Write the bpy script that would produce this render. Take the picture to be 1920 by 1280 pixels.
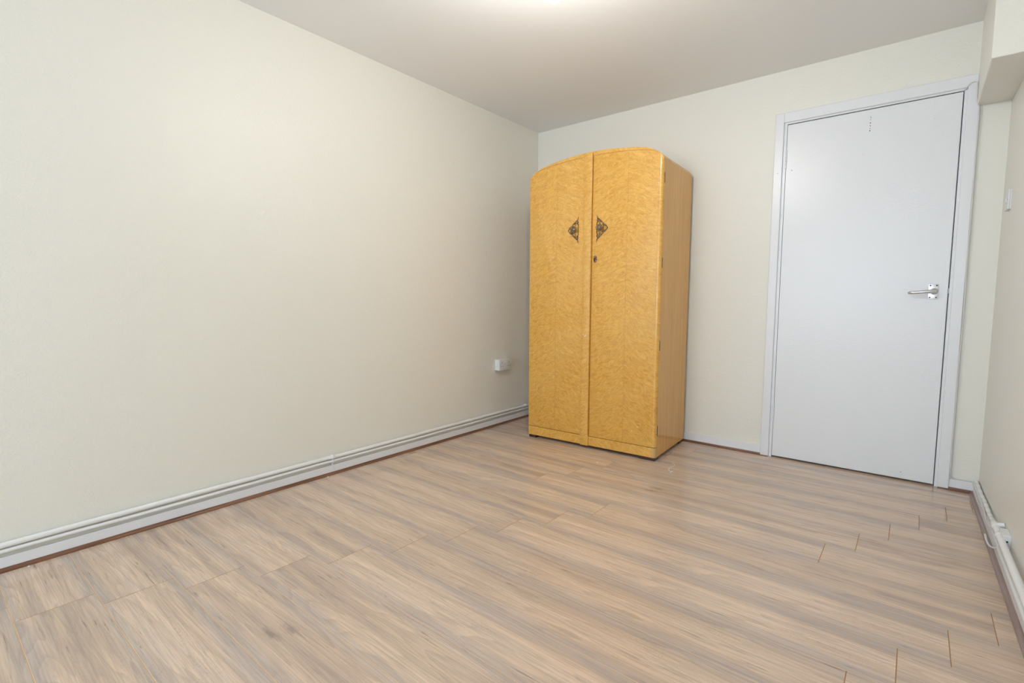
import bpy, bmesh, math, random
from mathutils import Vector, Matrix
random.seed(7)
for o in list(bpy.data.objects): bpy.data.objects.remove(o, do_unlink=True)
S = bpy.context.scene
C = S.collection

# ------------------------------------------------------------------ camera
cam = bpy.data.cameras.new('camera'); cam.sensor_width = 36; cam.lens = 934.45/1920*36
cam.clip_start = 0.02
co = bpy.data.objects.new('camera', cam); C.objects.link(co)
r_ = Vector((0.77704257, 0.62943164, 0.00454582)); u_ = Vector((-0.05712468, 0.06332546, 0.99635669)); f_ = Vector((-0.62685056, 0.77447124, -0.08516266))
co.matrix_world = Matrix(((r_.x, u_.x, -f_.x, 2.45572), (r_.y, u_.y, -f_.y, -3.36139), (r_.z, u_.z, -f_.z, 0.96497), (0, 0, 0, 1)))
S.camera = co

# ------------------------------------------------------------------ light, exposure
W = bpy.data.worlds.new('overcast_sky'); S.world = W; W.use_nodes = True
bg = W.node_tree.nodes['Background']; bg.inputs['Color'].default_value = (0.705, 0.85, 1.0, 1); bg.inputs['Strength'].default_value = 8.6
BULB_STRENGTH = 400.0
S.view_settings.view_transform = 'Standard'; S.view_settings.look = 'None'
S.view_settings.gamma = 1; S.view_settings.use_curve_mapping = False
S.view_settings.exposure = -0.02
HC = 2.30            # ceiling height
YR = -6.60           # wall behind the camera, with the window
WX0, WX1, WZ0, WZ1 = 0.35, 2.50, 0.30, 2.16
pl = bpy.data.lights.new('window_rear_offscreen', 'AREA'); pl.shape = 'RECTANGLE'; pl.size = WX1-WX0; pl.size_y = WZ1-WZ0
pl.cycles.is_portal = True
po = bpy.data.objects.new('window_rear_offscreen', pl); C.objects.link(po)
po.location = ((WX0+WX1)/2, YR-0.12, (WZ0+WZ1)/2); po.rotation_euler = (math.radians(90), 0, 0)

# ------------------------------------------------------------------ helpers
def lin(r, g, b):
    def f(c):
        c /= 255; return c/12.92 if c <= .04045 else ((c+.055)/1.055)**2.4
    return (f(r), f(g), f(b), 1)
def mesh_from_bm(bm, name):
    me = bpy.data.meshes.new(name); bm.to_mesh(me); bm.free(); return me
def obj(name, bm, mat, parent=None, smooth=False, loc=None, rotz=0, angle=40):
    me = bm if isinstance(bm, bpy.types.Mesh) else mesh_from_bm(bm, name)
    if mat and not me.materials: me.materials.append(mat)
    if smooth:
        for p in me.polygons: p.use_smooth = True
        if hasattr(me, 'set_sharp_from_angle'): me.set_sharp_from_angle(angle=math.radians(angle))
    o = bpy.data.objects.new(name, me); C.objects.link(o)
    if parent: o.parent = parent
    if loc: o.location = loc
    if rotz: o.rotation_euler.z = rotz
    return o
def empty(name, loc, rotz=0, parent=None):
    o = bpy.data.objects.new(name, None); C.objects.link(o); o.location = loc; o.rotation_euler.z = rotz
    o.empty_display_size = .1
    if parent: o.parent = parent
    return o
def tag(o, label, cat=None, group=None, kind=None):
    o['label'] = label
    if cat: o['category'] = cat
    if group: o['group'] = group
    if kind: o['kind'] = kind
    return o
def box(bm, x0, x1, y0, y1, z0, z1, bev=0, seg=2):
    r = bmesh.ops.create_cube(bm, size=1)
    vs = r['verts']
    for v in vs:
        v.co = Vector(((x0+x1)/2+v.co.x*(x1-x0), (y0+y1)/2+v.co.y*(y1-y0), (z0+z1)/2+v.co.z*(z1-z0)))
    if bev:
        es = list({e for v in vs for e in v.link_edges})
        bmesh.ops.bevel(bm, geom=es, offset=bev, segments=seg, affect='EDGES', profile=.5)
    return bm
def bx(*a, **k): return box(bmesh.new(), *a, **k)
def prism(bm, pts, axis, a, b, bev=0, seg=2, bevel_which='front'):
    """closed outline pts (2D) extruded along axis from a to b; axis 'y': pts=(x,z), 'x': pts=(y,z), 'z': pts=(x,y)"""
    def P(p, t):
        return {'y': (p[0], t, p[1]), 'x': (t, p[0], p[1]), 'z': (p[0], p[1], t)}[axis]
    va = [bm.verts.new(P(p, a)) for p in pts]; vb = [bm.verts.new(P(p, b)) for p in pts]
    fa = bm.faces.new(va); fb = bm.faces.new(vb[::-1]); n = len(pts); sides = []
    for i in range(n): sides.append(bm.faces.new((va[(i+1) % n], va[i], vb[i], vb[(i+1) % n])))
    if bev:
        es = list(fa.edges) if bevel_which == 'front' else list(fa.edges)+list(fb.edges)
        bmesh.ops.bevel(bm, geom=es, offset=bev, segments=seg, affect='EDGES', profile=.5)
    bmesh.ops.recalc_face_normals(bm, faces=bm.faces[:])
    return bm
def catmull(pts, n=6):
    pts = [Vector(p) for p in pts]; out = []
    ext = [pts[0]*2-pts[1]]+pts+[pts[-1]*2-pts[-2]]
    for i in range(1, len(ext)-2):
        p0, p1, p2, p3 = ext[i-1:i+3]
        for k in range(n):
            t = k/n
            out.append(.5*((2*p1)+(p2-p0)*t+(2*p0-5*p1+4*p2-p3)*t*t+(3*p1-p0-3*p2+p3)*t**3))
    out.append(pts[-1]); return out
def tube(bm, pts, rad, seg=10, cap=True, flat=None):
    pts = [Vector(p) for p in pts]; n = len(pts)
    rads = rad if isinstance(rad, (list, tuple)) else [rad]*n
    T = [(pts[min(i+1, n-1)]-pts[max(i-1, 0)]).normalized() for i in range(n)]
    ref = Vector((0, 0, 1)) if abs(T[0].z) < .9 else Vector((1, 0, 0))
    N = (ref-T[0]*ref.dot(T[0])).normalized(); rings = []
    for i in range(n):
        N = (N-T[i]*N.dot(T[i])).normalized(); B = T[i].cross(N)
        rings.append([bm.verts.new(pts[i]+(N*math.cos(2*math.pi*k/seg)+B*math.sin(2*math.pi*k/seg))*rads[i]) for k in range(seg)])
    for i in range(n-1):
        for k in range(seg): bm.faces.new((rings[i][k], rings[i][(k+1) % seg], rings[i+1][(k+1) % seg], rings[i+1][k]))
    if cap: bm.faces.new(rings[0][::-1]); bm.faces.new(rings[-1])
    bmesh.ops.recalc_face_normals(bm, faces=bm.faces[:])
    return bm
def lathe(bm, prof, M=Matrix(), seg=24):
    """profile (r, h) about local z, transformed by M"""
    rings = []
    for r, h in prof:
        if r < 1e-6: rings.append([bm.verts.new(M @ Vector((0, 0, h)))])
        else: rings.append([bm.verts.new(M @ Vector((r*math.cos(2*math.pi*k/seg), r*math.sin(2*math.pi*k/seg), h))) for k in range(seg)])
    for a, b in zip(rings, rings[1:]):
        for k in range(seg):
            q = [a[k % len(a)], a[(k+1) % seg % len(a)], b[(k+1) % seg % len(b)], b[k % len(b)]]
            q2 = []
            for v in q:
                if v not in q2: q2.append(v)
            if len(q2) > 2: bm.faces.new(q2)
    bmesh.ops.recalc_face_normals(bm, faces=bm.faces[:])
    return bm

# ------------------------------------------------------------------ materials
class NT:
    def __init__(s, name):
        s.m = bpy.data.materials.new(name); s.m.use_nodes = True; s.t = s.m.node_tree; s.p = s.t.nodes['Principled BSDF']
    def n(s, ty, **k):
        x = s.t.nodes.new(ty)
        for a, b in k.items():
            if a.startswith('i_'):
                x.inputs[int(a[2:]) if a[2:].isdigit() else a[2:]].default_value = b
            else: setattr(x, a, b)
        return x
    def l(s, a, b): s.t.links.new(a, b)
    def math(s, op, a, b=None, c=None, clamp=False):
        x = s.n('ShaderNodeMath', operation=op, use_clamp=clamp)
        for i, v in enumerate((a, b, c)):
            if v is None: continue
            if isinstance(v, (int, float)): x.inputs[i].default_value = v
            else: s.l(v, x.inputs[i])
        return x.outputs[0]
    def vmath(s, op, a, b=None):
        x = s.n('ShaderNodeVectorMath', operation=op)
        for i, v in enumerate((a, b)):
            if v is None: continue
            if isinstance(v, tuple): x.inputs[i].default_value = v
            else: s.l(v, x.inputs[i])
        return x.outputs[0]
    def noise(s, vec, scale=1, detail=3, rough=.5, dist=0):
        x = s.n('ShaderNodeTexNoise'); x.inputs['Scale'].default_value = scale; x.inputs['Detail'].default_value = detail
        x.inputs['Roughness'].default_value = rough; x.inputs['Distortion'].default_value = dist
        s.l(vec, x.inputs['Vector']); return x.outputs['Fac']
    def ramp(s, fac, stops, interp='LINEAR'):
        x = s.n('ShaderNodeValToRGB'); x.color_ramp.interpolation = interp
        e = x.color_ramp.elements
        while len(e) < len(stops): e.new(.5)
        for q, (pos, col) in zip(e, stops):
            q.position = pos; q.color = col if isinstance(col, tuple) else (col, col, col, 1)
        s.l(fac, x.inputs[0]); return x.outputs[0]
    def mix(s, fac, a, b, mode='MIX'):
        x = s.n('ShaderNodeMix', data_type='RGBA', blend_type=mode)
        if isinstance(fac, (int, float)): x.inputs[0].default_value = fac
        else: s.l(fac, x.inputs[0])
        for i, v in ((6, a), (7, b)):
            if isinstance(v, tuple): x.inputs[i].default_value = v
            else: s.l(v, x.inputs[i])
        return x.outputs[2]
    def bump(s, h, strength, dist):
        x = s.n('ShaderNodeBump'); x.inputs['Strength'].default_value = strength; x.inputs['Distance'].default_value = dist
        s.l(h, x.inputs['Height']); s.l(x.outputs[0], s.p.inputs['Normal']); return x
    def obj(s): return s.n('ShaderNodeTexCoord').outputs['Object']
    def sep(s, v):
        x = s.n('ShaderNodeSeparateXYZ'); s.l(v, x.inputs[0]); return x.outputs
    def comb(s, x, y, z):
        c = s.n('ShaderNodeCombineXYZ')
        for i, v in enumerate((x, y, z)):
            if isinstance(v, (int, float)): c.inputs[i].default_value = v
            else: s.l(v, c.inputs[i])
        return c.outputs[0]
def simple(name, col, rough=.5, metal=0, coat=0, spec=.5):
    t = NT(name); t.p.inputs['Base Color'].default_value = col; t.p.inputs['Roughness'].default_value = rough
    t.p.inputs['Metallic'].default_value = metal; t.p.inputs['Coat Weight'].default_value = coat
    t.p.inputs['Specular IOR Level'].default_value = spec
    return t.m
def paint(name, col, rough, bscale, bstr, bdist, var=.03, spec=.5):
    t = NT(name); v = t.obj()
    a = t.noise(v, bscale, 4, .55, .8); b = t.noise(v, bscale*.33, 2, .5, 1.2)
    h = t.math('ADD', a, t.math('MULTIPLY', b, .8))
    t.bump(h, bstr, bdist)
    big = t.noise(v, 1.3, 2)
    dark = tuple(c*(1-var) for c in col[:3])+(1,)
    t.l(t.mix(big, dark, col), t.p.inputs['Base Color'])
    t.p.inputs['Roughness'].default_value = rough; t.p.inputs['Specular IOR Level'].default_value = spec
    return t.m
M = {}
M['wall'] = paint('cream_emulsion', (0.885, 0.866, 0.788, 1), .38, 135, .38, .0035)
M['ceiling'] = paint('ceiling_emulsion', (0.93, 0.925, 0.915, 1), .55, 130, .12, .002)
M['gloss'] = paint('white_gloss_paint', (0.85, 0.86, 0.885, 1), .23, 200, .32, .0015, .01)
M['skirt'] = paint('white_satin_paint', (0.87, 0.88, 0.91, 1), .25, 140, .3, .002, .02)
M['pipe'] = paint('pipe_paint', (0.90, 0.90, 0.895, 1), .25, 60, .12, .002, .02)
M['plastic'] = simple('white_plastic', (0.80, 0.80, 0.81, 1), .3)
M['dark'] = simple('dark_void', (0.012, 0.011, 0.010, 1), .9, spec=.1)
M['alu'] = simple('satin_aluminium', (0.66, 0.66, 0.68, 1), .3, metal=.9)
M['steel'] = simple('dull_steel', (.30, .32, .31, 1), .4, metal=.8)
M['brass'] = simple('dark_brass', (.10, .045, .02, 1), .4, metal=.6)
M['screw'] = simple('screw_dark', (.03, .02, .02, 1), .5, metal=.3)
M['cable'] = simple('white_cable', (.74, .72, .68, 1), .4)
M['foot'] = simple('dark_brown_foot', (.055, .022, .016, 1), .35)
M['seam'] = simple('dark_seam', (.50, .24, .05, 1), .5)
M['chip'] = simple('white_chip', (.85, .84, .80, 1), .6)
t = NT('bulb_glow'); t.p.inputs['Emission Color'].default_value = (1.0, .985, .96, 1); t.p.inputs['Emission Strength'].default_value = BULB_STRENGTH
t.p.inputs['Base Color'].default_value = (.9, .9, .9, 1); M['bulb'] = t.m
t = NT('aged_bronze'); v = t.obj(); nz = t.noise(v, 160, 3)
t.l(t.ramp(nz, [(.35, (.05, .028, .016, 1)), (.65, (.42, .28, .16, 1))]), t.p.inputs['Base Color']); t.p.inputs['Metallic'].default_value = .65; t.p.inputs['Roughness'].default_value = .38; M['bronze'] = t.m
# window glass: thin, clear
t = NT('window_glass'); tr = t.n('ShaderNodeBsdfTransparent'); gl = t.n('ShaderNodeBsdfGlossy'); gl.inputs['Roughness'].default_value = .02
mx = t.n('ShaderNodeMixShader'); mx.inputs[0].default_value = .06; t.l(tr.outputs[0], mx.inputs[1]); t.l(gl.outputs[0], mx.inputs[2])
t.l(mx.outputs[0], t.t.nodes['Material Output'].inputs['Surface']); M['glass'] = t.m

# laminate oak: decor follows each plank's own coordinates
def laminate():
    t = NT('oak_laminate'); v = t.obj()
    at = t.n('ShaderNodeAttribute', attribute_type='OBJECT', attribute_name='decor'); d = at.outputs['Fac']
    s = t.sep(v); x, y = s[0], s[1]
    xo = t.math('ADD', x, t.math('MULTIPLY', d, 5.37)); zo = t.math('MULTIPLY', d, 2.11)
    yo = t.math('ADD', y, t.math('MULTIPLY', d, .71))
    def V(sx, sy): return t.comb(t.math('MULTIPLY', xo, sx), t.math('MULTIPLY', yo, sy), zo)
    warp = t.noise(V(2.2, 9), 1, 3, .5)
    # growth rings with cathedral shapes
    ring = t.noise(V(.85, 12), 1, 2, .45, .5)
    rg = t.math('FRACT', t.math('MULTIPLY', t.math('ADD', ring, t.math('MULTIPLY', warp, .12)), 11))
    rgl = t.ramp(rg, [(0, 0.0), (.55, .35), (.92, 1.0), (1, 0.0)])
    fine = t.noise(V(7, 210), 1, 3, .6)
    fib = t.noise(V(16, 420), 1, 2, .6)
    tone = t.noise(V(.8, 15), 1, 3, .55, .3)
    base = t.ramp(tone, [(.30, (0.514, 0.396, 0.321, 1)), (.46, (0.708, 0.536, 0.400, 1)), (.60, (0.835, 0.641, 0.487, 1)), (.75, (0.753, 0.610, 0.496, 1))])
    grey = (0.492, 0.436, 0.418, 1)
    yc = t.math('ABSOLUTE', t.math('SUBTRACT', t.math('DIVIDE', y, .192), .5))
    edge = t.math('ADD', yc, t.math('MULTIPLY', t.math('SUBTRACT', t.noise(V(1.6, 5), 1, 3), .5), .55))
    ef = t.ramp(edge, [(.26, 0.0), (.52, .62)], 'EASE')
    base = t.mix(ef, base, grey)
    gr2 = t.ramp(t.noise(V(.8, 16), 1, 2, .5), [(.58, 0.0), (.74, .32)])
    base = t.mix(gr2, base, grey)
    base = t.mix(t.math('MULTIPLY', rgl, .30), base, (0.351, 0.266, 0.219, 1))
    f1 = t.ramp(fine, [(.42, 0.0), (.62, 1.0)])
    base = t.mix(t.math('MULTIPLY', f1, .34), base, (0.380, 0.288, 0.234, 1))
    fl = t.ramp(fib, [(.62, 0.0), (.75, 1.0)])
    base = t.mix(t.math('MULTIPLY', fl, .22), base, (0.950, 0.822, 0.685, 1))
    # dark pores / cracks
    pore = t.noise(V(5.5, 150), 1, 4, .65, .4)
    pm = t.ramp(pore, [(.61, 0.0), (.69, 1.0)])
    pz = t.ramp(t.noise(V(2.6, 13), 1, 2), [(.44, 0.0), (.60, 1.0)])
    base = t.mix(t.math('MULTIPLY', t.math('MULTIPLY', pm, pz), .85), base, (0.171, 0.135, 0.126, 1))
    # ray flecks, curling across the grain
    rf = t.noise(V(42, 70), 1, 2, .5, 2.2)
    rm = t.ramp(t.math('ABSOLUTE', t.math('SUBTRACT', rf, .5)), [(0.0, 1.0), (.022, 0.0)])
    rz = t.ramp(t.noise(V(3.1, 15), 1, 2), [(.54, 0.0), (.64, 1.0)])
    base = t.mix(t.math('MULTIPLY', t.math('MULTIPLY', rm, rz), .42), base, (0.298, 0.214, 0.172, 1))
    # knots
    vo = t.n('ShaderNodeTexVoronoi', feature='F1'); t.l(V(1.9, 5.5), vo.inputs['Vector']); vo.inputs['Scale'].default_value = 1; vo.inputs['Randomness'].default_value = 1
    kd = t.math('ADD', vo.outputs['Distance'], t.math('MULTIPLY', t.math('SUBTRACT', t.noise(V(30, 60), 1, 2), .5), .10))
    kn = t.ramp(kd, [(.03, 1.0), (.06, .45), (.12, 0.0)], 'EASE')
    base = t.mix(t.math('MULTIPLY', kn, .5), base, (0.202, 0.155, 0.141, 1))
    t.l(base, t.p.inputs['Base Color'])
    t.p.inputs['Roughness'].default_value = .30; t.p.inputs['Specular IOR Level'].default_value = .55
    t.l(t.math('ADD', .15, t.math('MULTIPLY', fine, .10)), t.p.inputs['Roughness'])
    h = t.math('ADD', t.math('MULTIPLY', fine, .6), t.math('MULTIPLY', pm, -.4))
    t.bump(h, .08, .0010)
    return t.m
M['laminate'] = laminate()
M['butt'] = simple('butt_edge_brown', (.46, .25, .12, 1), .55, spec=.3)
M['groove'] = simple('bevel_edge_tan', (.82, .56, .32, 1), .6, spec=.2)
# wood beading
t = NT('mahogany_bead'); v = t.obj(); s = t.sep(v)
nz = t.noise(t.comb(t.math('MULTIPLY', s[0], 60), t.math('MULTIPLY', s[1], 4), t.math('MULTIPLY', s[2], 160)), 1, 3)
t.l(t.ramp(nz, [(.3, (.13, .050, .026, 1)), (.7, (.30, .145, .075, 1))]), t.p.inputs['Base Color']); t.p.inputs['Roughness'].default_value = .33; M['bead'] = t.m
t = NT('mahogany_bead_cross'); v = t.obj(); s = t.sep(v)
nz = t.noise(t.comb(t.math('MULTIPLY', s[0], 4), t.math('MULTIPLY', s[1], 60), t.math('MULTIPLY', s[2], 160)), 1, 3)
t.l(t.ramp(nz, [(.3, (.13, .050, .030, 1)), (.7, (.28, .14, .085, 1))]), t.p.inputs['Base Color']); t.p.inputs['Roughness'].default_value = .33; M['bead_x'] = t.m

t = NT('mahogany_bead_reflection'); v = t.obj(); s = t.sep(v)  # same brown beading, its pale grey reflection painted into the colour
nz = t.noise(t.comb(t.math('MULTIPLY', s[0], 60), t.math('MULTIPLY', s[1], 4), t.math('MULTIPLY', s[2], 160)), 1, 3)
t.l(t.ramp(nz, [(.3, (.25, .165, .135, 1)), (.7, (.36, .26, .22, 1))]), t.p.inputs['Base Color']); t.p.inputs['Roughness'].default_value = .28; M['bead_reflect'] = t.m

def maple(name, xc, chevron=True):
    """quilted maple veneer, book-matched about the vertical line x = xc (wardrobe coordinates)"""
    t = NT(name); v = t.obj(); s = t.sep(v)
    ax = t.math('ABSOLUTE', t.math('SUBTRACT', s[0], xc))
    wob = t.math('MULTIPLY', t.math('SUBTRACT', t.noise(v, 7, 2), .5), .07)
    ang = math.radians(27)
    al = t.math('SUBTRACT', t.math('MULTIPLY', ax, math.cos(ang)), t.math('MULTIPLY', s[2], math.sin(ang)))    # along figure, falls outwards
    ac = t.math('ADD', t.math('ADD', t.math('MULTIPLY', ax, math.sin(ang)), t.math('MULTIPLY', s[2], math.cos(ang))), wob)
    side = t.math('MULTIPLY', t.math('GREATER_THAN', s[0], xc), 3.3)
    q = t.comb(t.math('MULTIPLY', al, 30), t.math('MULTIPLY', ac, 84), side)
    a = t.noise(q, 1, 3, .6, .9)
    q2 = t.comb(t.math('MULTIPLY', al, 70), t.math('MULTIPLY', ac, 130), side)
    b = t.noise(q2, 1, 2, .5, 1.6)
    cl = t.ramp(t.math('ABSOLUTE', t.math('SUBTRACT', b, .5)), [(0.0, 1.0), (.035, 0.0)])
    zone = t.ramp(t.noise(v, 9, 2), [(.40, .1), (.62, 1.0)])
    col = t.ramp(a, [(.28, (.640, .295, .042, 1)), (.45, (.745, .385, .064, 1)), (.58, (.805, .450, .090, 1)), (.74, (.860, .540, .145, 1))])
    big = t.noise(v, 3.2, 2)
    col = t.mix(t.math('MULTIPLY', t.ramp(big, [(.4, 0.0), (.68, 1.0)]), .22), col, (.87, .57, .18, 1))
    col = t.mix(t.math('MULTIPLY', t.math('MULTIPLY', cl, zone), .55), col, (.42, .165, .030, 1))
    gr = t.noise(t.comb(t.math('MULTIPLY', s[0], 300), t.math('MULTIPLY', s[1], 300), t.math('MULTIPLY', s[2], 6)), 1, 2)
    col = t.mix(t.math('MULTIPLY', t.ramp(gr, [(.45, 0.0), (.75, 1.0)]), .12), col, (.45, .22, .07, 1))
    seam = t.ramp(ax, [(0.0, 1.0), (.0016, 0.0)])
    col = t.mix(t.math('MULTIPLY', seam, .22 if chevron else 0.0), col, (.36, .16, .04, 1))
    t.l(col, t.p.inputs['Base Color'])
    t.p.inputs['Roughness'].default_value = .34; t.p.inputs['Coat Weight'].default_value = .35; t.p.inputs['Coat Roughness'].default_value = .12
    t.bump(t.math('ADD', a, t.math('MULTIPLY', b, .3)), .05, .002)
    return t.m
M['mapleL'] = maple('maple_veneer_one', -.245); M['mapleR'] = maple('maple_veneer_two', .245); M['mapleT'] = maple('maple_veneer_rail', 0.0, False); M['mapleC'] = maple('maple_veneer_strip', .06, False)
t = NT('maple_side'); v = t.obj(); s = t.sep(v)
g1 = t.noise(t.comb(t.math('MULTIPLY', s[0], 20), t.math('MULTIPLY', s[1], 34), t.math('MULTIPLY', s[2], 1.6)), 1, 3)
g2 = t.noise(t.comb(t.math('MULTIPLY', s[0], 90), t.math('MULTIPLY', s[1], 190), t.math('MULTIPLY', s[2], 7)), 1, 3)
c = t.ramp(g1, [(.3, (.76, .40, .105, 1)), (.7, (.84, .48, .145, 1))])
c = t.mix(t.math('MULTIPLY', t.ramp(g2, [(.45, 0.0), (.75, 1.0)]), .2), c, (.50, .26, .09, 1))
t.l(c, t.p.inputs['Base Color']); t.p.inputs['Roughness'].default_value = .5; t.p.inputs['Specular IOR Level'].default_value = .2; t.p.inputs['Coat Weight'].default_value = .45; t.p.inputs['Coat Roughness'].default_value = .06
M['side'] = t.m
M['corner'] = simple('pale_maple_lipping', (.62, .40, .15, 1), .3, coat=.4)

# ------------------------------------------------------------------ right wall frame (it runs slightly out of square)
RB = Vector((2.748, 0, 0)); RT = Vector((.016, -1, 0)).normalized(); RN = Vector((-1, -.016, 0)).normalized()
def rw(d, s_, z): return RB+RT*s_+RN*d+Vector((0, 0, z))
RROT = math.atan2(RT.y, RT.x)+math.pi/2     # object rotation so that local -y runs along the wall

# ------------------------------------------------------------------ room shell
DX0, DX1, DZ = 1.8099, 2.5744, 1.9850       # door leaf
OX0, OX1, OZ = 1.780, 2.604, 2.015          # opening in the wall
bm = bmesh.new()
box(bm, -.12, OX0, 0, .12, -.05, HC+.1); box(bm, OX1, 2.95, 0, .12, -.05, HC+.1); box(bm, OX0, OX1, 0, .12, OZ, HC+.1); box(bm, OX0-.05, OX1+.05, .12, .17, -.05, OZ+.05)  # last box: unseen plate added behind the doorway to block sky light
tag(obj('wall_back', bm, M['wall']), 'cream painted wall with the white door in it', kind='structure')
tag(obj('wall_left', bx(-.12, 0, YR-.12, .0, -.05, HC+.1), M['wall']), 'long bare cream painted wall above the paired pipes', kind='structure')
bm = bmesh.new()
for s0, s1, d0, d1, z0, z1 in ((-.02, 6.75, -.12, 0, -.05, HC+.1),):
    box(bm, d0, d1, -s1, -s0, z0, z1)
for v_ in bm.verts: v_.co.x = -v_.co.x
bmesh.ops.reverse_faces(bm, faces=bm.faces[:])
wr = tag(obj('wall_right', bm, M['wall'], loc=RB, rotz=RROT), 'cream painted wall with the switch and thick pipe', kind='structure')
bm = bmesh.new()
box(bm, -.12, WX0, YR-.12, YR, -.05, HC+.1); box(bm, WX1, 3.0, YR-.12, YR, -.05, HC+.1); box(bm, WX0, WX1, YR-.12, YR, -.05, WZ0); box(bm, WX0, WX1, YR-.12, YR, WZ1, HC+.1)
tag(obj('wall_front', bm, M['wall']), 'cream painted wall that holds the window', kind='structure')
tag(obj('ceiling', bx(-.12, 3.0, YR-.12, .12, HC, HC+.1), M['ceiling']), 'smooth off-white painted ceiling', kind='structure')
# boxed-in bulkhead above the door corner
bm = bmesh.new(); prism(bm, [(2.627, -.615), (2.90, -.615), (2.90, .0), (2.627, .0)], 'z', 1.905, HC, .004, 2, 'front')
tag(obj('wall_bulkhead', bm, M['wall']), 'boxed-in cream bulkhead hanging in the corner beside the door', kind='structure')

# window behind the camera
w1 = tag(empty('window_1', ((WX0+WX1)/2, YR-.08, WZ0)), 'white framed window that lets the daylight in', kind='structure')
hw = (WX1-WX0)/2; hh = WZ1-WZ0
bm = bmesh.new(); box(bm, -hw, -hw+.05, -.03, .03, 0, hh); box(bm, hw-.05, hw, -.03, .03, 0, hh); box(bm, -hw+.05, hw-.05, -.03, .03, 0, .05); box(bm, -hw+.05, hw-.05, -.03, .03, hh-.05, hh); box(bm, -.025, .025, -.03, .03, .05, hh-.05)
obj('window_frame', bm, M['gloss'], w1)
obj('pane', bx(-hw+.05, -.025, -.004, .004, .05, hh-.05), M['glass'], w1); obj('pane', bx(.025, hw-.05, -.004, .004, .05, hh-.05), M['glass'], w1)
obj('window_sill', bx(-hw-.04, hw+.04, .03, .13, -.03, 0, .004), M['gloss'], w1)

# ------------------------------------------------------------------ floor: bed + single planks
fl = tag(obj('floor', bx(-.12, 3.0, YR-.12, .16, -.10, -.0022), M['groove']), 'grey-brown oak laminate floor laid across the room', kind='structure')
PW, PL = .1922, 1.3125
Y0 = -1.2790                     # a joint line measured on the floor
joint = {10: .425, 9: .517, 8: .622, 7: .736, 6: .845, 5: .955, 4: 1.055, 3: 1.156, 2: 1.269, 1: 1.377, 0: 2.227, -1: 2.325, -2: 2.421, -3: 2.518, -4: 2.614, -5: 2.71, -6: 1.50, 11: .31, 12: .20, 13: .10, 14: 1.2, 15: 1.1, 16: 1.0, 17: .9, 18: .8, 19: .7, 20: .6, 21: .5, 22: .4, 23: .3, 24: .2, 25: .1, 26: 1.2, 27: 1.1, 28: 1.0}
decor_of = {}
def plank_mesh(x0, x1, y0, y1):
    """plank with a shallow painted bevel round its top edge"""
    g, w, dz = .0002, .0013, .0004
    o = [(x0+g, y0+g), (x1-g, y0+g), (x1-g, y1-g), (x0+g, y1-g)]
    i_ = [(x0+w, y0+w), (x1-w, y0+w), (x1-w, y1-w), (x0+w, y1-w)]
    vs = [(x, y, 0) for x, y in i_]+[(x, y, -dz) for x, y in o]+[(x, y, -.0095) for x, y in o]
    fs = [(0, 1, 2, 3)]+[(k, 4+k, 4+(k+1) % 4, (k+1) % 4) for k in range(4)]+[(4+k, 8+k, 8+(k+1) % 4, 4+(k+1) % 4) for k in range(4)]+[(11, 10, 9, 8)]
    me = bpy.data.meshes.new('plank'); me.from_pydata(vs, [], fs)
    me.materials.append(M['laminate']); me.materials.append(M['groove'])
    me.materials.append(M['butt'])
    for k in range(1, 5): me.polygons[k].material_index = 1 if k % 2 else 2
    return me
full = plank_mesh(0, PL, 0, PW)
random.seed(21)
for k in range(-6, 29):
    yb = Y0-PW*k                 # near side of the row
    ya, yt = max(yb, YR), min(yb+PW, 0.0)
    if k == -6: yt = min(yb+PW, .115)
    if yt-ya < .01: continue
    j = joint[k]
    while j > 0: j -= PL
    n = 0
    while j < 2.82:
        a, b = max(j, 0.0), min(j+PL, 2.82)
        if b-a > .01:
            part = (abs(a-j) > 1e-6 or abs(b-j-PL) > 1e-6 or abs(ya-yb) > 1e-6 or abs(yt-yb-PW) > 1e-6)
            me = plank_mesh(a-j, b-j, ya-yb, yt-yb) if part else full
            o = obj('plank', me, M['laminate'], fl, loc=(j, yb, 0))
            key = (round((j-joint[k])/PL))
            # the decor repeats from row to row, as laminate prints do
            o['decor'] = float({0: [0, 1, 0, 2][(k//3) % 4], 1: [3, 3, 4, 3][(k//2) % 4]}.get(n % 2)) + (0 if 0 < k < 6 else .37*(k % 3))
        j += PL; n += 1

# ------------------------------------------------------------------ skirting and beading
tag(obj('baseboard_left', bx(0, .011, YR, 0, .0, .051, .0025), M['skirt']), 'low white skirting board under the paired pipes', kind='structure')
b = obj('baseboard_back', bx(.0, 1.747, -.011, 0, 0, .058, .0025), M['skirt']); tag(b, 'low white skirting board behind the wardrobe', kind='structure')
b = obj('baseboard_corner', bx(2.634, 2.748, -.011, 0, 0, .056, .0025), M['skirt']); tag(b, 'short white skirting board between the door and the corner', kind='structure')
bm = bx(-.021, 0.0, -6.6, 0.0, 0, .058, .0025)
tag(obj('baseboard_right', bm, M['skirt'], loc=RB, rotz=RROT), 'white skirting board behind the thick pipe', kind='structure')
tag(obj('baseboard_front', bx(0.02, 2.75, YR, YR+.011, 0, .058, .0025), M['skirt']), 'white skirting board under the window', kind='structure')
def scotia(w, h):
    pts = [(0, 0), (w, 0), (w, .003)]
    for i in range(1, 6):
        a = i/6*math.pi/2; pts.append((w-(w-.003)*math.sin(a), h-(h-.003)*math.cos(a)))
    pts += [(.003, h), (0, h)]; return pts
bm = bmesh.new(); prism(bm, [(.011+a, z) for a, z in scotia(.013, .014)], 'y', YR+.02, -.011)
tag(obj('trim_1', bm, M['bead'], smooth=True), 'brown wooden beading along the skirting under the paired pipes', kind='structure')
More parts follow.
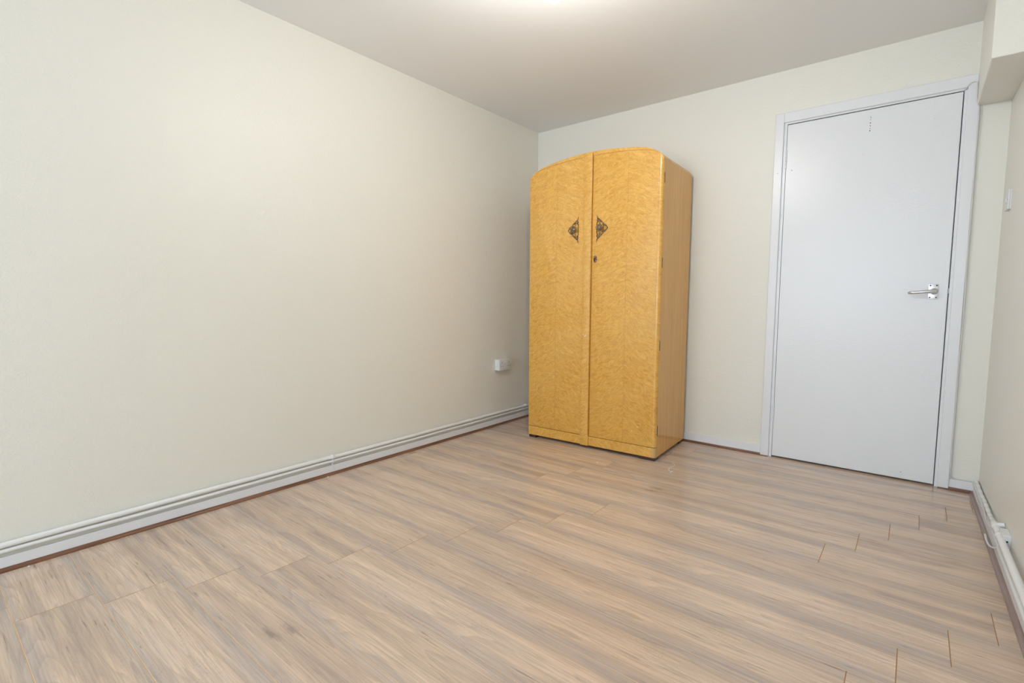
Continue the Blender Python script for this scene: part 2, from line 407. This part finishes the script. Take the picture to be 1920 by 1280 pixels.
bm = bmesh.new(); prism(bm, [(-.011-a, z) for a, z in scotia(.013, .014)], 'x', .024, 1.790)
tag(obj('trim_2', bm, M['bead_x'], smooth=True), 'brown wooden beading between the wardrobe and the door', kind='structure')
bm = bmesh.new(); prism(bm, [(-.011-a, z) for a, z in scotia(.016, .014)], 'x', 2.592, 2.722)
tag(obj('trim_3', bm, M['bead_x'], smooth=True), 'short brown beading between the door and the corner', kind='structure')
bm = bmesh.new(); prism(bm, [(-.021-a, z) for a, z in scotia(.015, .014)], 'y', -6.5, -.011)
tag(obj('trim_4', bm, M['bead_reflect'], smooth=True, loc=RB, rotz=RROT), 'brown beading with painted grey reflection along the skirting under the thick pipe', kind='structure')

# ------------------------------------------------------------------ door
dr = tag(empty('door_1', ((DX0+DX1)/2, 0, 0)), 'plain flush white gloss-painted door with aluminium lever', kind='structure')
ox = (DX0+DX1)/2
def D(bm, name, mat, parent=dr, smooth=False):
    for v_ in bm.verts: v_.co.x -= ox
    return obj(name, bm, mat, parent, smooth)
leaf = D(bx(DX0, DX1, -.004, .038, .009, DZ, .0018), 'door_leaf', M['gloss'])
leaf['label'] = 'flush white door leaf with worn screw marks'
# lining with a rebate that closes behind the leaf
bm = bmesh.new()
box(bm, OX0, DX0-.0016, -.005, .12, 0, DZ+.0045, .0012); box(bm, DX1+.0042, OX1, -.005, .12, 0, DZ+.0045, .0012); box(bm, OX0, OX1, -.005, .12, DZ+.0045, OZ, .0012)
box(bm, DX0-.002, DX0+.014, .042, .12, 0, DZ+.004); box(bm, DX1-.012, DX1+.005, .042, .12, 0, DZ+.004); box(bm, DX0+.014, DX1-.012, .042, .12, DZ-.010, DZ+.004)
D(bm, 'door_lining', M['gloss'])
D(bx(1.747, 1.7925, -.018, .0, 0, 2.054, .003), 'architrave', M['gloss'])
D(bx(2.590, 2.635, -.018, .0, 0, 1.995, .003), 'architrave', M['gloss'])
D(bx(1.7925, 2.627, -.018, .0, 1.9985, 2.054, .003), 'architrave', M['gloss'])
D(bx(2.590, 2.627, -.0175, .0, 1.994, 2.0, .001), 'filler', M['gloss'])
def hinge(z0, z1):
    bm = bmesh.new(); n = 5; h = (z1-z0)/n
    for i in range(n): lathe(bm, [(0, .0006), (.0042, .0006), (.0048, .0012), (.0048, h-.0012), (.0042, h-.0006), (0, h-.0006)], Matrix.Translation((DX0-.0012, -.0075, z0+i*h)), 12)
    box(bm, DX0-.0055, DX0+.004, -.0065, -.001, z0+.001, z1-.001)
    return D(bm, 'hinge', M['gloss'], smooth=True)
hinge(1.736, 1.840); hinge(.228, .332)
# lever handle
cx = 2.5175
bm = bmesh.new(); pts = []
for i in range(4):
    sx, sz = ((1, 1), (-1, 1), (-1, -1), (1, -1))[i]
    for k in range(5):
        a = math.pi/2*(i+k/4); pts.append((cx+sx*.0155+math.cos(a)*.005, 1.0125+sz*.0335+math.sin(a)*.005))
prism(bm, pts, 'y', -.0085, -.0038, .001); plate = D(bm, 'handle_plate', M['alu'], smooth=True)
for sx in (-1, 1):
    for sz in (-1, 1):
        bm = bmesh.new(); lathe(bm, [(0, .0012), (.0026, .001), (.0034, 0), (.0034, -.002)], Matrix.Translation((cx+sx*.0125, -.0085, 1.0125+sz*.0305)) @ Matrix.Rotation(math.radians(90), 4, 'X'), 12)
        D(bm, 'screw', M['screw'], plate, True)
bm = bmesh.new(); lathe(bm, [(.0165, -.002), (.0165, .003), (.013, .006), (.0105, .010), (.0105, .030), (0, .034)], Matrix.Translation((cx+.003, -.0085, 1.013)) @ Matrix.Rotation(math.radians(90), 4, 'X'), 20)
lv = catmull([(cx+.006, -.036, 1.0135), (cx-.010, -.0405, 1.013), (cx-.035, -.043, 1.0105), (cx-.065, -.043, 1.008), (cx-.084, -.041, 1.0065), (cx-.094, -.034, 1.006), (cx-.096, -.027, 1.006)], 6)
tube(bm, lv, [.0105-.003*min(1, i/22) for i in range(len(lv))], 14)
D(bm, 'lever', M['alu'], smooth=True)
D(bx(DX1+.0006, DX1+.0052, -.0058, .02, 1.001, 1.030), 'strike_plate', M['steel'])
# screw marks and filled patches on the leaf
for (x, z, w, h) in ((2.2075, 1.943, .0012, .006), (2.207, 1.931, .0012, .004), (2.2068, 1.914, .002, .005), (2.2068, 1.900, .0014, .006), (2.2062, 1.886, .0012, .004), (2.206, 1.874, .0022, .005), (1.842, 1.722, .0028, .0028), (1.771, 1.712, .0022, .0022), (2.44, .045, .003, .002)):
    yy = -.0044 if x > 1.8 else -.0184
    D(bx(x-w, x+w, yy, yy+.001, z-h/2, z+h/2), 'screw_hole', M['screw'], leaf)
bm = bmesh.new()
for a in ((2.234, 2.260, .0685, .0700), (2.234, 2.260, .0470, .0485), (2.234, 2.2355, .0470, .07), (2.2585, 2.260, .047, .07)): box(bm, a[0], a[1], -.0046, -.003, a[2], a[3])
D(bm, 'paint_ridge', M['gloss'], leaf)
bm = bmesh.new(); lathe(bm, [(.006, .0002), (.0055, .0012), (.004, .0004), (0, .0003)], Matrix.Translation((2.185, -.004, 1.755)) @ Matrix.Rotation(math.radians(90), 4, 'X'), 12); D(bm, 'filled_hole', M['gloss'], leaf)

# ------------------------------------------------------------------ wardrobe
WW, WD = .915, .53
wd = tag(empty('wardrobe', (.382, -.612, 0), math.radians(2.76)), 'arched-top two-door wardrobe in golden quilted maple veneer', 'wardrobe')
hx = WW/2
cw = empty('tmp', (0, 0, 0)); bpy.data.objects.remove(cw)
ca, sa = math.cos(math.radians(2.76)), math.sin(math.radians(2.76))
wd.location = (.382+ca*hx, -.612+sa*hx, 0)
def U(u): return u-hx
outer = [(0, 1.768), (.006, 1.781), (.016, 1.7905), (.034, 1.802), (.06, 1.814), (.094, 1.8265), (.14, 1.838), (.209, 1.852), (.319, 1.866), (.426, 1.8730), (.528, 1.873), (.626, 1.867), (.721, 1.857), (.795, 1.845), (.84, 1.832), (.876, 1.811), (.896, 1.795), (.908, 1.782), (.915, 1.766)]
darch = [(0, 1.764), (.008, 1.777), (.03, 1.793), (.08, 1.812), (.129, 1.823), (.265, 1.8385), (.395, 1.8455), (.478, 1.8475), (.627, 1.843), (.768, 1.832), (.845, 1.818), (.875, 1.805), (.897, 1.787), (.911, 1.770)]
def interp(P, u):
    for (a, za), (b, zb) in zip(P, P[1:]):
        if a <= u <= b: return za+(zb-za)*(u-a)/(b-a)
    return P[-1][1] if u > P[-1][0] else P[0][1]
def dense(P, n=90):
    c = catmull([(a, 0, z) for a, z in P], 5); return [(v_.x, v_.z) for v_ in c]
DO, DA = dense(outer), dense(darch)
def arched(u0, u1, z0, P, drop=0):
    top = [(u0, interp(P, u0)-drop)]+[(a, z-drop) for a, z in P if u0+.002 < a < u1-.002]+[(u1, interp(P, u1)-drop)]
    return [(U(u0), z0), (U(u1), z0)]+[(U(a), z) for a, z in top[::-1]]
# carcass
bm = bmesh.new(); inn = [(a, z-.022) for a, z in DO]
pts = [(U(a), z) for a, z in DO]+[(U(min(max(a, .012), WW-.012)), z-.004) for a, z in inn[::-1]]
prism(bm, pts, 'y', .0045, WD, .003); obj('arched_top', bm, M['side'], wd, True, angle=35)
bm = bmesh.new()   # front face of the top rail, veneered
top = [(U(a), z-.0006) for a, z in DO if .035 < a < .885]; low = [(U(a), interp(DA, a)+.0028) for a, z in DO if .035 < a < .885]
prism(bm, top+low[::-1], 'y', .0008, .02, .0012, 2); obj('top_rail', bm, M['mapleT'], wd, True, angle=35)
for u0, u1 in ((0, .018), (WW-.018, WW)): obj('side_panel', bx(U(u0), U(u1), .0245, WD, .0205, 1.769, .0015), M['side'], wd)
obj('back_panel', bx(U(.018), U(WW-.018), WD-.012, WD-.004, .03, 1.762), M['side'], wd)
obj('bottom_panel', bx(U(.018), U(WW-.018), .03, WD-.012, .05, .068), M['side'], wd)
# plinth with its centre block and pale corner lipping
pli = obj('plinth', bx(U(0.001), U(.892), .0005, .024, .0205, .0805, .0015), M['mapleC'], wd)
bm = bmesh.new(); pts = [(U(.892), .0005), (U(.892), .0245), (U(WW), .0245)]+[(U(WW)-.02+.02*math.cos(a), .0205-.02*math.sin(a)) for a in [i/7*math.pi/2 for i in range(8)]]
prism(bm, pts, 'z', .0205, .0805); obj('corner_lipping', bm, M['corner'], wd, True)
obj('centre_block', bx(U(.412), U(.4705), -.009, .004, .0185, .083, .004, 3), M['mapleC'], wd, True)
# doors
def door(u0, u1, mat, round_left, round_right):
    P = DA; pts = arched(u0, u1, .0835, P)
    bm = bmesh.new(); prism(bm, pts, 'y', 0, .022, .0025, 2)
    me = obj('door', bm, mat, wd, True, angle=35); return me
dl = door(.0005, .468, M['mapleL'], True, False)
bm = bmesh.new(); pts = arched(.4725, .892, .0835, DA)
prism(bm, pts, 'y', 0, .022, .0015, 2); drr = obj('door', bm, M['mapleR'], wd, True, angle=35)
# rounded hinge edge of the right-hand door
bm = bmesh.new(); pts = [(U(.892), .0), (U(.892), .022), (U(.9145), .022)]+[(U(.9145)-.020+.020*math.cos(a), .0200-.020*math.sin(a)) for a in [i/8*math.pi/2 for i in range(9)]]
prism(bm, pts, 'z', .0835, 1.764)
for v_ in bm.verts:
    if v_.co.z > 1: v_.co.z = interp(DA, min(v_.co.x+hx, .911))
obj('door_edge', bm, M['mapleR'], drr, True)
dl['label'] = 'left maple door that carries the overlapping strip'; drr['label'] = 'right maple door with the keyhole'
# cover strip: raised, slightly domed with a lip
prof = [(.4125, .001), (.4125, -.007), (.4135, -.0095), (.418, -.0115), (.432, -.0130), (.448, -.0125), (.459, -.0110), (.4625, -.0105), (.4640, -.0135), (.4665, -.0145), (.4690, -.0135), (.4700, -.010), (.4700, .001)]
bm = bmesh.new(); prism(bm, [(U(a), y) for a, y in prof], 'z', .0835, 1.80)
for v_ in bm.verts:
    if v_.co.z > 1: v_.co.z = 1.862
obj('cover_strip', bm, M['mapleC'], dl, True, angle=30)
obj('seam_line', bx(U(.4106), U(.4126), -.0008, .002, .0835, 1.846), M['seam'], dl)
for z0, z1 in ((1.632, 1.690), (1.148, 1.208), (.664, .722), (.150, .215)):
    obj('hinge', bx(U(.9105), U(.9166), .0205, .0262, z0, z1, .0008), M['brass'], drr)
# triangular pierced handle plates
def fret(sgn, u_edge):
    """sgn +1: points towards +u from its straight edge at u_edge"""
    zc = 1.4035; bm = bmesh.new(); y = -.0022
    def P(a, z): return (U(u_edge+sgn*a), y, zc+z)
    def t_(pts, r, n=5, tap=None):
        c = catmull([P(*q) for q in pts], n); k = len(c)
        rad = [r*(1 if tap is None else tap[0]+(tap[1]-tap[0])*i/(k-1)) for i in range(k)]
        tube(bm, c, rad, 6)
    for s in (1, -1):
        # leaf tip, scrolls, and wavy outer rim down to the point
        t_([(.0005, s*.083), (.005, s*.074), (.0045, s*.068), (.011, s*.060)], .0030, 5, (.35, 1.1))
        t_([(.002, s*.071), (.008, s*.069)], .0022)
        t_([(.011, s*.060), (.006, s*.054), (.003, s*.046), (.007, s*.041), (.004, s*.033), (.002, s*.022), (.004, s*.011), (.002, 0)], .0026)
        t_([(.011, s*.060), (.018, s*.057), (.023, s*.050), (.030, s*.046), (.034, s*.039), (.042, s*.035), (.045, s*.028), (.053, s*.023), (.057, s*.015), (.066, s*.012), (.070, s*.006), (.077, 0)], .0028)
        for (a, z, r) in ((.016, s*.051, .005), (.031, s*.040, .0042), (.046, s*.022, .0045), (.058, s*.019, .0035), (.064, s*.014, .003), (.010, s*.041, .0035)):
            t_([(a+r*math.cos(q), z+r*math.sin(q)) for q in [i/7*2*math.pi*.9 for i in range(8)]], .0017, 2)
        t_([(.024, s*.046), (.020, s*.036), (.026, s*.026)], .0022)
        t_([(.045, s*.028), (.050, s*.013), (.046, 0)], .0020)
        for (a, z) in ((.011, s*.060), (.0235, s*.0505), (.035, s*.040), (.046, s*.0295), (.057, s*.018), (.068, s*.010)):
            lathe(bm, [(.0042, 0), (.0034, .0022), (0, .0032)], Matrix.Translation(P(a, z)) @ Matrix.Rotation(math.radians(90), 4, 'X'), 8)
    return bm
def knob(u, z):
    bm = bmesh.new(); X = Matrix.Translation((U(u), -.001, z)) @ Matrix.Rotation(math.radians(90), 4, 'X')
    lathe(bm, [(.010, 0), (.0075, .004), (.0065, .013), (.012, .017), (.0220, .0195), (.0232, .022), (.0215, .0245), (.0170, .0238), (.0150, .0255), (.0115, .0245), (.0085, .0268), (.004, .0285), (0, .029)], X, 28)
    for i in range(10):
        a = i/10*2*math.pi
        lathe(bm, [(.0030, 0), (.0022, .0017), (0, .0023)], X @ Matrix.Translation((.0140*math.cos(a), .0140*math.sin(a), .0245)), 8)
    return bm
obj('handle_plate', fret(-1, .3765), M['bronze'], dl, True); obj('knob', knob(.348, 1.4035), M['bronze'], dl, True)
obj('handle_plate', fret(1, .5005), M['bronze'], drr, True); obj('knob', knob(.529, 1.4035), M['bronze'], drr, True)
bm = bmesh.new(); pts = []
for i in range(40):
    a = i/40*2*math.pi; r = 1+.06*math.cos(8*a); pts.append((U(.4965)+.0125*r*math.cos(a)*(1-.15*abs(math.sin(a))), 1.215+.0225*r*math.sin(a)))
prism(bm, pts, 'y', -.0032, .001, .001); obj('escutcheon', bm, M['bronze'], drr, True)
bm = bmesh.new(); lathe(bm, [(.0035, 0), (0, .0005)], Matrix.Translation((U(.4965), -.0033, 1.220)) @ Matrix.Rotation(math.radians(90), 4, 'X'), 12); box(bm, U(.4949), U(.4981), -.0036, -.0030, 1.208, 1.219); obj('keyhole', bm, M['dark'], drr)
for u0, y0 in ((.004, .006), (.812, .006), (.004, WD-.07), (.812, WD-.07)):
    obj('foot', bx(U(u0), U(u0+.098 if u0 > .1 else u0+.055), y0, y0+.06, 0, .0225, .0025), M['foot'], wd)
# chipped paint on the front
for (u, z, w, h, y, a) in ((.440, .731, .010, .0016, -.0131, .35), (.446, .737, .0045, .0016, -.0131, .9), (.428, .741, .002, .005, -.0130, .2), (.4155, .0865, .004, .0018, -.0116, 0), (.8775, .0715, .0022, .0042, .0002, .2), (.047, .108, .0008, .006, -.0003, 0), (.165, .112, .0008, .004, -.0003, .1), (.80, .195, .006, .0016, -.0003, -.3), (.765, .166, .0012, .006, -.0003, .3)):
    bm = bmesh.new(); n = 7; pts = []
    for i in range(n):
        q = i/n*2*math.pi; rr = random.uniform(.7, 1.1); px, pz = w*rr*math.cos(q), h*rr*math.sin(q)
        pts.append((U(u)+px*math.cos(a)-pz*math.sin(a), z+px*math.sin(a)+pz*math.cos(a)))
    prism(bm, pts, 'y', y-.0004, y+.0006); obj('paint_fleck', bm, M['chip'], wd)

# ------------------------------------------------------------------ double socket on the left wall
sk = tag(empty('double_socket', (0, -.461, .425)), 'surface-mounted white double power socket beside the wardrobe', 'socket')
obj('back_box', bx(0, .036, -.071, .071, 0, .083, .002), M['plastic'], sk)
fp = obj('face_plate', bx(.0362, .0455, -.0715, .0715, -.0005, .0835, .003, 3), M['plastic'], sk, True)
for s_ in (-1, 1):
    bm = bx(.0445, .0495, s_*.010-.0075, s_*.010+.0075, .048, .070, .0012)
    for v_ in bm.verts:
        if v_.co.x > .047 and v_.co.z < .055: v_.co.x -= .0025
    obj('rocker_switch', bm, M['plastic'], sk)
    for (y, z, w, h) in ((s_*.042, .058, .0022, .0045), (s_*.042-.011, .030, .0036, .0018), (s_*.042+.011, .030, .0036, .0018)):
        obj('pin_slot', bx(.0452, .0459, y-w, y+w, z-h, z+h), M['screw'], fp)
    bm = bmesh.new(); lathe(bm, [(.0032, 0), (.0022, .0006), (0, .0004)], Matrix.Translation((.0455, s_*.0605, .042)) @ Matrix.Rotation(math.radians(90), 4, 'Y'), 10); obj('screw', bm, M['steel'], fp)

# ------------------------------------------------------------------ light switch on the right wall
sw = tag(empty('light_switch', rw(0, .219, 1.368), RROT), 'square white surface-mounted light switch near the door', 'switch')
obj('back_box', bx(-.0055, .0, -.043, .043, 0, .086, .001), M['plastic'], sw)
fp = obj('face_plate', bx(-.012, -.0056, -.0435, .0435, -.0005, .0865, .002), M['plastic'], sw)
obj('rocker_switch', bx(-.016, -.011, -.006, .006, .032, .054, .0012), M['plastic'], sw)
for s_ in (-1, 1):
    bm = bmesh.new(); lathe(bm, [(.0032, 0), (.0022, .0006), (0, .0004)], Matrix.Translation((-.012, s_*.030, .043)) @ Matrix.Rotation(math.radians(-90), 4, 'Y'), 10); obj('screw', bm, M['screw'], fp)

# ------------------------------------------------------------------ heating pipes on the left wall
def pipe_clip(bm, x, y, z, r):
    c_ = .0032 if r > .009 else .0021
    tube(bm, [(x, y-.009, z), (x, y-.007, z), (x, y+.007, z), (x, y+.009, z)], [r+.0008, r+c_, r+c_, r+.0008], 16)
    box(bm, 0, x, y-.006, y+.006, z-.006, z+.006); box(bm, x-.002, x+r+.004, y-.005, y+.005, z+r*.75, z+r+.0025, .001)
    return bm
for nm, z, r, lab, clips, cops in (('heating_pipe', .0985, .0102, 'upper and thicker of two white pipes running under the bare wall', (-1.904, -.171, -3.3), (-.82,)), ('heating_pipe', .0748, .0076, 'lower and thinner of two white pipes just above the skirting', (-1.904, -3.3), (-.80,))):
    x = .0165
    g = tag(empty(nm, (0, -2.0, z)), lab, 'pipe')
    bm = bmesh.new(); n = 40
    pts = [(x+.0006*math.sin(i*1.3), (YR+.01+(-.012-YR-.01)*i/n)+2.0, .0012*math.sin(i*.7+z*90)+.0006*math.sin(i*2.1)) for i in range(n+1)]
    tube(bm, pts, r, 16); obj('pipe_run', bm, M['pipe'], g, True)
    for y in clips:
        bm = pipe_clip(bmesh.new(), x, y+2.0, 0, r); obj('pipe_clip', bm, M['skirt'], g, True)
    for y in cops:
        bm = tube(bmesh.new(), [(x, y+2-.010, 0), (x, y+2-.008, 0), (x, y+2+.008, 0), (x, y+2+.010, 0)], [r+.0006, r+.0022, r+.0022, r+.0006], 16); obj('coupling', bm, M['pipe'], g, True)
    if z < .09:
        bm = bx(.0105, .0135, -1.904+2-.006, -1.904+2+.006, -.046, -.006, .001); obj('clip_tab', bm, M['skirt'], g)

# ------------------------------------------------------------------ pipes on the right wall
def rloc(p): return p
g = tag(empty('heating_pipe', rw(0, 1.0, .10), RROT), 'thick white pipe with a coupling along the wall by the light switch', 'pipe')
def L(d, s_, z): return (-d, -(s_-1.0), z-.10)       # local coordinates on the right wall
bm = tube(bmesh.new(), [L(.024, .765, .113), L(.024, 1.4, .1125), L(.024, 2.2, .112), L(.024, 6.4, .112)], .0112, 20); obj('pipe_run', bm, M['pipe'], g, True)
bm = tube(bmesh.new(), [L(.022, .745, .108), L(.0235, .757, .112), L(.024, .765, .113), L(.024, .800, .113), L(.024, .808, .113)], [.0095, .0125, .0132, .0132, .0114], 20); obj('coupling', bm, M['pipe'], g, True)
pts = catmull([L(.0105, .012, .0655), L(.0105, .1, .0665), L(.0115, .22, .0655), L(.011, .33, .070), L(.013, .42, .0745), L(.014, .52, .0765), L(.017, .62, .086), L(.0205, .70, .099), L(.023, .752, .110)], 5)
bm = tube(bmesh.new(), pts, [.0078+.0012*math.sin(i*1.7)+.0006*math.sin(i*3.1) for i in range(len(pts))], 14); o = obj('painted_run', bm, M['pipe'], g, True); o['label'] = 'lumpy overpainted thin end of the pipe'
bm = tube(bmesh.new(), [L(.024, .79, .118), L(.012, .792, .124), L(.0, .794, .127)], [.009, .0095, .0095], 16); obj('elbow_stub', bm, M['plastic'], g, True)
bm = bx(*[0]*6) if False else bmesh.new()
box(bm, -.022, 0.0, -(.935-1), -(.862-1), .086-.10, .138-.10, .002); obj('bracket', bm, M['plastic'], g)
bm = tube(bmesh.new(), [L(.024, .868, .113), L(.024, .872, .113), L(.024, .888, .113), L(.024, .892, .113)], [.0115, .0138, .0138, .0115], 20); obj('pipe_clip', bm, M['plastic'], g, True)
bm = bmesh.new(); lathe(bm, [(.003, 0), (0, .0008)], Matrix.Translation((-.010, -(.935-1)-.0745+.0, .018)) @ Matrix.Rotation(math.radians(90), 4, 'X'), 10)
bm.free(); bm = bx(-.013, -.008, -(.935-1)-.0006, -(.935-1)+.002, .012, .018); obj('screw', bm, M['screw'], g)
g2 = tag(empty('heating_pipe', rw(0, 1.0, .07), RROT), 'thin white pipe tucked below the thick one over the beading', 'pipe')
def L2(d, s_, z): return (-d, -(s_-1.0), z-.07)
bm = tube(bmesh.new(), [L2(.0245, .885, .071), L2(.0245, .890, .071), L2(.0245, 1.5, .0705), L2(.0245, 6.4, .070)], [.006, .0078, .0078, .0078], 16); obj('pipe_run', bm, M['pipe'], g2, True)
for s_ in (1.9, 2.9):
    bm = tube(bmesh.new(), [L2(.0245, s_-.008, .0705), L2(.0245, s_+.008, .0705)], .0102, 16); box(bm, -.0245, 0, -(s_-1)-.005, -(s_-1)+.005, -.004, .004); obj('pipe_clip', bm, M['plastic'], g2, True)
bm = tube(bmesh.new(), catmull([L2(.0330, .628, .019), L2(.0345, .69, .0175), L2(.0335, .76, .024), L2(.030, .83, .045), L2(.0245, .893, .071)], 6), .0036, 10); o = obj('wire_end', bm, M['plastic'], g2, True); o['label'] = 'short white wire curling onto the beading'

# ------------------------------------------------------------------ cable round the door frame
cb = catmull([(2.5785, -.0072, 1.9895), (2.585, -.0185, 1.9975), (2.594, -.0205, 2.009), (2.604, -.0205, 2.0165), (2.614, -.0205, 2.0165), (2.6215, -.0205, 2.009), (2.6235, -.021, 1.97), (2.6245, -.024, 1.93), (2.6335, -.0205, 1.897), (2.6355, -.0195, 1.86), (2.6355, -.018, 1.70), (2.6365, -.018, 1.52), (2.6375, -.018, 1.35), (2.6365, -.017, 1.18), (2.6385, -.018, 1.0), (2.6395, -.018, .83), (2.6365, -.018, .62), (2.6375, -.018, .42), (2.637, -.018, .25), (2.638, -.016, .10), (2.641, -.012, .072), (2.652, -.0085, .0625), (2.69, -.008, .0595), (2.722, -.0085, .0605)], 6)
bm = tube(bmesh.new(), cb, .0026, 8)
r2 = catmull([(2.722, -.0085, .0605)]+[tuple(rw(d, s_, z)) for d, s_, z in ((.0222, .025, .056), (.0236, .08, .044), (.0236, .20, .037), (.0236, .28, .039), (.0230, .36, .053), (.0205, .43, .0625), (.0225, .50, .0585), (.0232, .57, .055), (.0235, .64, .064), (.0245, .70, .083), (.0225, .75, .108))], 6)
tube(bm, r2, .0028, 8)
tag(obj('cable', bm, M['cable'], smooth=True), 'thin white cable pinned down the edge of the door frame', 'cable')

# ------------------------------------------------------------------ pendant lamp (bulb hangs at the very top of the view)
LX, LY, LZ = 1.403, -1.837, 2.040
lp = tag(empty('pendant_lamp', (LX, LY, HC)), 'bare glowing bulb hanging on a short white pendant cord', 'lamp')
bm = bmesh.new(); lathe(bm, [(0, 0), (.043, 0), (.043, -.008), (.030, -.022), (.008, -.028), (0, -.028)]); obj('ceiling_rose', bm, M['plastic'], lp, True)
bm = tube(bmesh.new(), [(0, 0, -.026), (0, 0, -.150)], .0034, 10); obj('cord', bm, M['plastic'], lp, True)
bm = bmesh.new(); lathe(bm, [(0, -.145), (.008, -.147), (.014, -.160), (.0185, -.166), (.0185, -.200), (.016, -.204), (0, -.204)]); obj('lamp_holder', bm, M['plastic'], lp, True)
bz = LZ-HC
prof = [(0, bz+.062), (.013, bz+.060), (.0135, bz+.044)]
for i in range(0, 17):
    a = math.radians(58)-math.radians(148)*i/16; prof.append((.035*math.cos(a), bz+.035*math.sin(a)))
prof[-1] = (0, bz-.035)
bm = bmesh.new(); lathe(bm, prof, seg=28); obj('bulb', bm, M['bulb'], lp, True)

# ------------------------------------------------------------------ bits on the floor
bm = tube(bmesh.new(), catmull([(1.385, -.5215, .0012), (1.409, -.551, .0012), (1.4075, -.636, .0012), (1.4315, -.673, .0012), (1.440, -.655, .0012), (1.437, -.702, .0012)], 4), .0013, 6)
tag(obj('thread', bm, M['chip'], smooth=True), 'loose white thread on the floor by the wardrobe foot', 'thread')
def chip(loc, r, label, group=None):
    bm = bmesh.new(); pts = []
    for i in range(6):
        a = i/6*2*math.pi; q = r*random.uniform(.6, 1.1); pts.append((q*math.cos(a), .7*q*math.sin(a)))
    prism(bm, pts, 'z', 0, .0025); tag(obj('paint_chip', bm, M['chip'], loc=loc), label, 'paint chip', group)
chip((1.037, -.799, 0), .0055, 'tiny white paint chip on the floor before the wardrobe')
chip((.032, -3.119, 0), .006, 'tiny white paint chip against the beading, nearer the window')
chip((.030, -1.944, 0), .007, 'tiny white paint chip against the beading just below the pipe clips')
